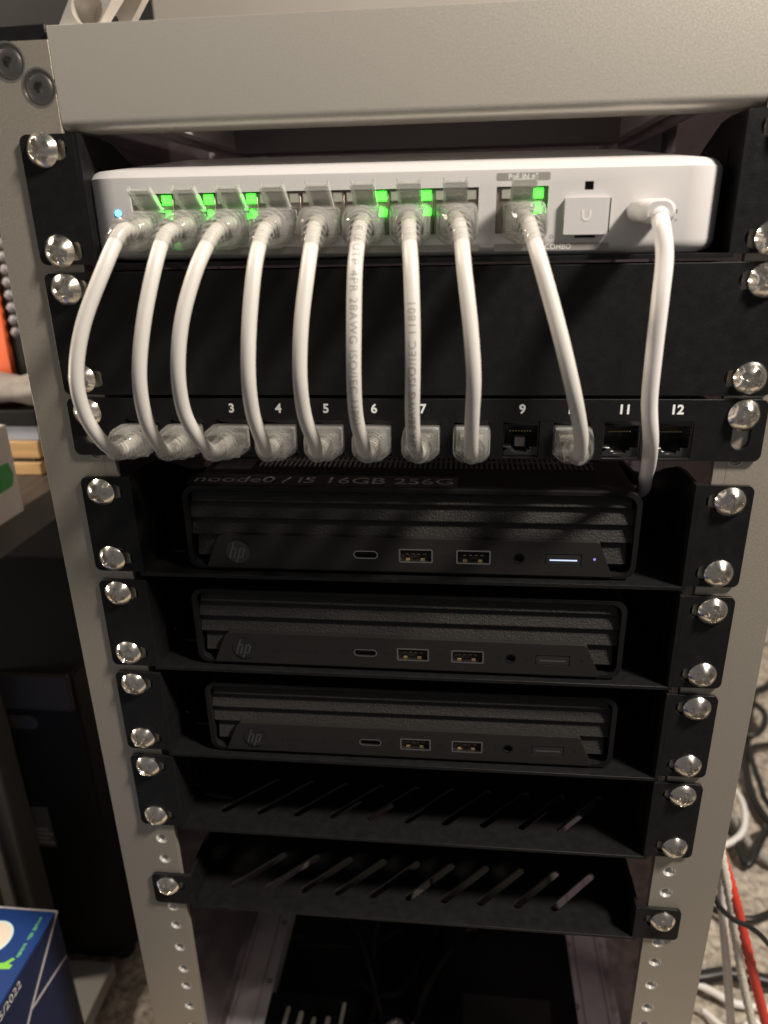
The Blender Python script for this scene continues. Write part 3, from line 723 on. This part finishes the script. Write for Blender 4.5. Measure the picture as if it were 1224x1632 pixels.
# ------------------------------------------------------------------ usb-c power cable
t = thing('power_cable', 'white power cable with moulded plug at the switch, running down behind the mini computers', 'cable', (78.5, -10, -29.6))
o3 = (-78.5, 10, 29.6)
rings = []
for y, w, h in ((-0.4, 10.6, 5.6), (-1.0, 11.6, 6.4), (-12.0, 11.8, 6.6), (-15.5, 11.4, 6.6), (-18.5, 9.4, 6.4), (-20.2, 7.4, 5.8)):
    rings.append([(x + 78.5, y, z - 29.4 - (0.0 if y > -13 else 0.5)) for x, z in rrect(-w / 2, w / 2, -h / 2, h / 2, h / 2 - .05, 7)])
MB().loft(rings).build('plug_housing', WHITE, t, o3, smooth=40)
MB().prism(capsule(75.6, -29.6, 81.4, -29.6, 1.35), -0.5, 6.5, 'y').build('connector_tip', STEEL, t, o3)
path = spline([(78.5, -12, -29.6), (78.5, -17.5, -30.4), (78.9, -22.4, -34.2), (80.0, -25, -42.5), (79.6, -27.0, -54.6), (79.8, -26.0, -69.5), (80.8, -23.0, -85.7), (83.8, -18.0, -99.4), (87.6, -4.5, -112.0), (90.8, 10, -122.0), (94.0, 23, -130.5), (96.5, 42, -139), (97.5, 80, -148), (97.5, 140, -150), (97, 190, -152), (96, 205, -250)], 9)
mb = MB(); tube(mb, path, 2.55, 16); mb.build('jacket', mat('power_cable_jacket', (0.70, 0.67, 0.66), 0.35, bump=0.04, bscale=300), t, o3, smooth=180)
mb = MB(); tube(mb, path[6:15], 3, 18, lambda u: 3.35 - 0.6 * u); mb.build('strain_relief', WHITE, t, o3, smooth=40)

# ------------------------------------------------------------------ things in the bottom of the rack
ps = thing('power_strip', 'black power strip with pale socket contacts on the rack floor', 'power strip', (-72, 80, -553))
MB().box(-40, 30, -28, 14, 0, 14).build('body', PLAS, ps, (0, 0, 0), bevel=2.5, seg=3)
for k in range(5):
    MB().prism(capsule(-20 + 9.6 * k, -24, -20 + 9.6 * k + 1.5, (2, -1, -4, -3, 8)[k], (1.3, 1.6, 1.4, 1.6, 1.2)[k], 5), 13.7, 15.0, 'z').build('contact', mat('pale_contact', (0.52, 0.50, 0.42), 0.4) if 'pale_contact' not in MATS else MATS['pale_contact'], ps)
pw = thing('power_brick', 'large matte black power brick filling the rack floor', 'power adapter', (60, 110, -553))
MB().box(-48, 49, -52, 70, 0, 16).build('body', PLAS, pw, bevel=3, seg=3)
MB().box(-30, 30, -40, -8, 15.9, 16.15).build('rating_label', mat('dull_label', (0.03, 0.03, 0.03), 0.4), pw)
pa = thing('plug_adapter', 'pale grey plug pushed into a black adapter deep in the rack', 'plug', (-2, 150, -553))
MB().box(-30, 8, -8, 30, 0, 46).build('body', PLAS, pa, bevel=2, seg=3)
pg = MB().prism([(-7, 0), (7, 0), (5, 13), (-5, 13)], -8, 8, 'y').build('plug_top', mat('pale_plug', (0.6, 0.56, 0.5), 0.5), pa, (0, 6, 46), bevel=1)
cb = thing('coiled_lead', 'crumpled silver ribbed lead beside the power strip', 'cable', (-18, 76, -553))
path = spline([(-14, 4, 3), (-6, -2, 10), (4, 3, 13), (10, -3, 8), (16, 2, 12), (22, -4, 3)], 10)
mb = MB(); tube(mb, path, 3, 14, lambda u: 3.4 + (0.5 if int(u * 50) % 2 else -0.3)); mb.build('ribbed_sleeve', mat('silver_sleeve', (0.65, 0.64, 0.62), 0.3, 0.7), cb)
for k, pts in enumerate([[(-60, 150, 12), (-52, 130, 45), (-40, 112, 40), (-28, 90, 15), (-20, 60, 4)], [(-10, 160, 50), (-24, 140, 60), (-34, 120, 40), (-30, 96, 16), (-34, 70, 14)]]):
    mb = MB(); tube(mb, spline([(x, y, z - 553 + FLOOR) for x, y, z in pts], 10), 2.2, 12)
    tag(mb.build('black_lead', PLAS, smooth=180), ['thin black lead bending over the power strip', 'thin black lead dropping from the plug adapter to the rack floor'][k], 'cable')

for k, pts in enumerate([[(40, 150, 18), (30, 120, 50), (12, 100, 40), (0, 80, 20), (6, 50, 4)], [(-96, 140, 10), (-84, 120, 30), (-60, 118, 34), (-40, 124, 26), (-14, 140, 30)], [(20, 170, 14), (4, 130, 24), (-8, 104, 18), (-24, 96, 16), (-44, 104, 16)]]):
    mb = MB(); tube(mb, spline([(x, y, z - 553 + FLOOR) for x, y, z in pts], 10), 2.6, 12)
    tag(mb.build('black_lead', PLAS, smooth=180), ['black lead arching off the power brick', 'black lead running across behind the power strip', 'black lead sagging between power brick and power strip'][k], 'cable')

# ------------------------------------------------------------------ beside the rack: cables on the carpet
BC = mat('black_cable', (0.012, 0.012, 0.012), 0.4)
GC = mat('grey_cable', (0.32, 0.30, 0.28), 0.5)
WC = mat('white_cable', (0.75, 0.72, 0.70), 0.4)
RC = mat('red_braid', (0.62, 0.05, 0.03), 0.55, bump=0.8, bscale=700, detail=1)
WB = mat('white_braid', (0.66, 0.63, 0.56), 0.6, bump=0.9, bscale=600, detail=1, vary=0.3, vscale=900)
def floor_cable(name, pts, r, m, label, braid=False):
    path = spline([(x, y, z + FLOOR) for x, y, z in pts], 12); mb = MB()
    tube(mb, path, r, 14, (lambda u: r * (1 + (0.10 if int(u * len(path)) % 2 else -0.10))) if braid else None)
    return tag(mb.build(name, m, smooth=180), label, 'cable', 'loose cables beside the rack')
F = -572
floor_cable('loose_cable', [(177, 80, -386), (182, 80, -416), (191, 80, -462), (201, 80, -514), (210, 84, -550), (225, 80, F), (260, 60, F), (300, 30, F)], 2.6, WC, 'smooth white cable hanging beside the rack rail')
floor_cable('loose_cable', [(166, 75, -345), (172, 70, -368), (183.5, 70, -409), (195, 70, -454), (208, 70, -498), (222, 72, -545), (245, 60, F), (280, 40, F)], 2.5, WB, 'white braided cable hanging between a smooth white one and a red one', True)
floor_cable('loose_cable', [(172, 78, -365), (181, 70, -391), (190, 70, -418), (205, 70, -464), (216, 70, -497), (232, 70, -545), (255, 55, F), (290, 45, F)], 2.9, RC, 'red braided cable hanging beside the rack rail', True)
floor_cable('loose_cable', [(165, 80, -370), (169, 64, -389), (178, 60, -399), (189, 60, -405), (200, 60, -416), (222, 62, -450), (250, 70, F + 30), (270, 80, F)], 1.5, BC, 'thin black lead crossing in front of the white and red cables')
floor_cable('loose_cable', [(450, 600, F), (404, 547, F + 4), (379, 525, F + 3), (343, 441, F + 2), (327, 399, F + 2), (318, 353, F + 2), (321, 320, F + 2), (340, 270, F)], 4.2, BC, 'thick black cable curving in a wide arc over the carpet')
floor_cable('loose_cable', [(400, 450, F), (360, 427, F + 9), (337, 415, F + 9), (328, 362, F + 9), (327, 336, F + 8), (350, 300, F)], 3.0, BC, 'black cable forming an inner bend across the thick arc')
floor_cable('loose_cable', [(262, 325, F), (281, 301, F + 3), (282, 265, F + 3), (301, 288, F + 9), (315, 304, F + 9), (350, 320, F)], 3.6, BC, 'black cable with a tight kink lying near the grey cable')
floor_cable('loose_cable', [(275, 350, F), (290, 325, F + 1), (294, 291, F + 1), (304, 273, F + 1), (330, 250, F)], 4.0, GC, 'soft grey cable lying on the carpet among black ones')
floor_cable('loose_cable', [(180, 152, F), (210, 153, F + 3), (232, 157, F + 4), (260, 154, F + 3), (300, 150, F)], 5.2, BC, 'thick black cable lying straight across the carpet by the rack foot')
floor_cable('loose_cable', [(195, 153, F + 1), (213, 146, F + 1), (228, 137, F + 1), (242, 135, F + 1), (256, 133, F + 1), (300, 130, F)], 2.8, WC, 'white cable lying flat on the carpet by the rack foot')
floor_cable('loose_cable', [(300, 560, F), (345, 530, F + 8), (372, 480, F + 14), (350, 440, F + 12), (318, 455, F + 6), (300, 500, F)], 3.4, BC, 'black cable loop heaped near the wall')

floor_cable('loose_cable', [(250, 420, F), (285, 380, F + 5), (300, 340, F + 12), (290, 300, F + 8), (262, 285, F + 2), (240, 300, F)], 3.0, WC, 'pale cable curling under the grey cable on the carpet')
floor_cable('loose_cable', [(215, 240, F), (240, 215, F + 3), (262, 205, F + 6), (285, 215, F + 4), (330, 240, F)], 3.2, BC, 'black cable lying between the kinked cable and the rack foot')
floor_cable('loose_cable', [(205, 130, F), (222, 112, F + 2), (236, 120, F + 7), (250, 112, F + 3), (290, 100, F)], 2.4, WC, 'thin white lead twisting over the carpet beside the braided cable')
# ------------------------------------------------------------------ left of the rack: table, tower, boxes
WOODD = mat('dark_wood', (0.05, 0.042, 0.036), 0.45, bump=0.1, bscale=60, vary=0.3, vscale=30, stretch=(12, 1, 1))
GREYM = mat('grey_table_leg', (0.105, 0.098, 0.088), 0.5, vary=0.05, vscale=30)
tb = thing('side_table', 'dark side table with a grey leg standing beside the rack', 'table', (-300, 160, -FLOOR))
ZT = FLOOR - 196
MB().box(-150, 42, -125, 240, ZT - 22, ZT).build('table_top', WOODD, tb, bevel=1.0)
leg = MB().box(0, 24, -60, -40, 2, ZT - 22).build('leg', GREYM, tb, bevel=1.5)
MB().box(0, 24, 215, 235, 2, ZT - 22).build('leg', GREYM, tb, bevel=1.5)
MB().box(3, 11, -62.5, -60, 4, ZT - 24).build('edge_strip', mat('pale_strip', (0.2, 0.19, 0.18), 0.5), leg)

tw = thing('computer_tower', 'black computer tower with a pale label under the side table', 'computer', (-322, 122, -FLOOR))
CASE = mat('tower_black', (0.010, 0.010, 0.010), 0.6, spec=0.2, bump=0.05, bscale=300)
MB().box(-95, 95, 0, 250, 16, 276).build('case', CASE, tw, bevel=2.5)
MB().box(-94, 94, -4, 0, 250, 277).build('top_bezel', mat('bezel_brown', (0.028, 0.024, 0.021), 0.5), tw, bevel=1.2)
MB().prism(capsule(20, 238, 60, 238, 5.5), -1.2, 0.2, 'y').build('drive_slot', mat('slot_grey', (0.045, 0.043, 0.04), 0.4), tw)
lb = MB().box(34, 57, -0.4, 0.1, 128, 164).build('label_plate', mat('pale_label', (0.10, 0.10, 0.10), 0.5), tw)
for k in range(4): MB().box(37, 57 - (k % 2) * 3, -0.6, -0.4, 131 + 4.0 * k, 133 + 4.0 * k).build('printed_line', mat('line_print', (0.30, 0.29, 0.28), 0.5) if 'line_print' not in MATS else MATS['line_print'], lb)
for sx in (-80, 80):
    for y in (20, 230): MB().lathe([(8, 0), (9, 16.2)], 20, (sx, y, 0), 'z').build('foot', CASE, tw)
fb = MB().box(-272, -238, 60, 119, 3, 16)
tag(fb.build('floor_plank', mat('grey_board', (0.40, 0.38, 0.35), 0.5), bevel=1), 'grey board lying on the carpet between tower and blue carton', 'board')

def solid(name, x0, x1, y0, y1, z0, z1, m, label, cat, bev=1.0):
    t_ = thing(name, label, cat, ((x0 + x1) / 2, (y0 + y1) / 2, z0))
    MB().box(-(x1 - x0) / 2, (x1 - x0) / 2, -(y1 - y0) / 2, (y1 - y0) / 2, 0, z1 - z0).build('body', m, t_, bevel=bev, seg=3)
    return t_
CARD = mat('white_card', (0.62, 0.58, 0.53), 0.6, vary=0.03, vscale=20)
wbx = solid('white_carton', -345, -253.5, 55, 150, -195.9, -139.5, CARD, 'white carton with a green printed patch on the side table', 'box')
MB().prism([(18, 18), (41, 19), (44, 26), (41, 34), (18, 35)], 45.7, 45.95, 'x').build('printed_patch', mat('green_print', (0.03, 0.30, 0.06), 0.5), wbx)
PINE = mat('pine', (0.56, 0.36, 0.17), 0.5, bump=0.1, bscale=80, vary=0.25, vscale=25, stretch=(1, 8, 8))
wd = thing('wooden_tray', 'pale wooden tray with two boards on the side table', 'tray', (-310, 228, -195.9))
MB().box(-40, 29, -8, 40, 0, 9).build('board', PINE, wd, bevel=0.6)
MB().box(-40, 29, -6, 40, 12, 24.5).build('board', PINE, wd, bevel=0.6)
MB().box(-40, 24, -5, 40, 9, 12).build('spacer', WOODD, wd)
sb_ = solid('blue_folder', -350, -279.5, 224, 268, -171.3, -160.2, mat('pale_blue', (0.36, 0.40, 0.48), 0.55, vary=0.15, vscale=60), 'pale blue folder lying on the wooden tray', 'folder')
sk = solid('black_case', -350, -278.5, 222, 268, -160.1, -148.8, CASE, 'flat black case on top of the pale blue folder', 'case')
def cloth():
    rings = []
    for i in range(25):
        x = -70 + 86 * i / 24
        rings.append([(x, 21 * math.cos(a), 11 + (10.3 + 1.0 * math.sin(i * .65)) * math.sin(a) + 0.9 * math.sin(i * .45 + 3 * a)) for a in [2 * math.pi * k / 24 for k in range(24)]])
    return MB().loft(rings)
ct = thing('grey_cloth', 'folded grey felt cloth on top of the black case', 'cloth', (-292, 244, -148.7))
cloth().build('fold', mat('grey_felt', (0.30, 0.275, 0.255), 0.95, bump=0.6, bscale=250, vary=0.15, vscale=120), ct, smooth=180)
ob = solid('orange_binder', -400, -323.5, 275, 296, -195.9, -20, mat('orange_cover', (0.72, 0.13, 0.04), 0.45), 'bright orange panel standing upright behind the grey cloth', 'panel')
bd = thing('beaded_case', 'dark case edged with a column of round grey beads', 'case', (-312, 279, -195.9))
MB().box(-10.5, 34, 0, 20, 0, 190).build('case', CASE, bd, bevel=1)
for k in range(8): MB().lathe([(0.4, -4.0), (3.0, -3.0), (4.6, 0), (3.0, 3.0), (0.4, 4.0)], 18, (0, 0, 0), 'z').build('bead', mat('bead_grey', (0.17, 0.16, 0.17), 0.35) if 'bead_grey' not in MATS else MATS['bead_grey'], bd, (-1.5 + 0.25 * k, -3.6, 95 + 9.0 * k), smooth=60)
bk = solid('black_cabinet', -640, -232, 300, 420, -FLOOR, 430, CASE, 'tall black cabinet standing behind the side table', 'cabinet')
MB().box(-200, 200, -62, -60, 60, 480).build('door', CASE, bk, bevel=0.8); MB().box(-200, 200, -62, -60, 484, 995).build('door', CASE, bk, bevel=0.8)

# blue carton at the lower left
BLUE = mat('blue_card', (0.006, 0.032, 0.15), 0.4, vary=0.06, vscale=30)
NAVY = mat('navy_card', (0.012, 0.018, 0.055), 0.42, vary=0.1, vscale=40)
EDGE = mat('raw_card_edge', (0.44, 0.41, 0.42), 0.7, vary=0.1, vscale=300)
bx = thing('blue_carton', 'dark blue cardboard carton with green lettering and a date on its side', 'box', (-290, -40, -FLOOR))
HB = 155.0
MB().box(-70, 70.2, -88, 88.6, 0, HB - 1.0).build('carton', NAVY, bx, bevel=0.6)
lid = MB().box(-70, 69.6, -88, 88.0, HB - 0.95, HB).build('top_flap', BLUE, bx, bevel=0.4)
MB().box(-70, 70.6, 88.0, 89.2, HB - 2.0, HB + 0.1).build('card_edge', EDGE, bx, bevel=0.3)
def edge_line(a, b, w=1.1):
    d = Vector((b[0] - a[0], b[1] - a[1])).normalized(); n_ = Vector((-d.y, d.x)) * w / 2
    return MB().prism([(a[0] + n_.x, a[1] + n_.y), (a[0] - n_.x, a[1] - n_.y), (b[0] - n_.x, b[1] - n_.y), (b[0] + n_.x, b[1] + n_.y)], 70.2, 70.75, 'x')
edge_line((88.4, HB), (49, HB - 30)).build('card_edge', EDGE, bx)
edge_line((49, HB - 30), (40, HB - 38)).build('card_edge', EDGE, bx)
edge_line((86.5, HB - 36), (49.5, HB - 30.6)).build('card_edge', EDGE, bx)
lettering('date_lettering', '05/2022', 7.6, mat('carton_print', (0.66, 0.64, 0.60), 0.5), bx, (70.35, 34.5, HB - 5.4), rot=(R(90), 0, R(90)), extrude=0.02)
GRN = mat('green_lettering', (0.10, 0.36, 0.14), 0.5); GRN2 = mat('bright_green_print', (0.17, 0.46, 0.05), 0.5)
gl = MB()      # worn, unreadable small print: short upright dashes in word-like runs
for k in range(26):
    if k in (9, 10, 16): continue
    y = 57.5 + 1.02 * k; gl.box(62.1, 62.1 + random.uniform(1.5, 2.4), y, y + random.uniform(0.45, 0.8), HB, HB + 0.05)
gl.build('green_print', GRN, lid)
MB().prism([(55, 49.5), (62.5, 50.2), (63.0, 52.6), (60.0, 53.2), (62.4, 56.2), (60.6, 56.8), (57.5, 53.6), (55, 53.2)], HB, HB + 0.06, 'z').build('green_mark', GRN2, lid)
MB().prism(circ(41, 68, 11.5, 48), HB, HB + 0.05, 'z').build('printed_disc', mat('disc_rim', (0.50, 0.66, 0.72), 0.5), lid)
MB().prism(circ(41, 68, 10.3, 48), HB + 0.05, HB + 0.09, 'z').build('printed_disc', mat('disc_cream', (0.62, 0.55, 0.45), 0.5), lid)
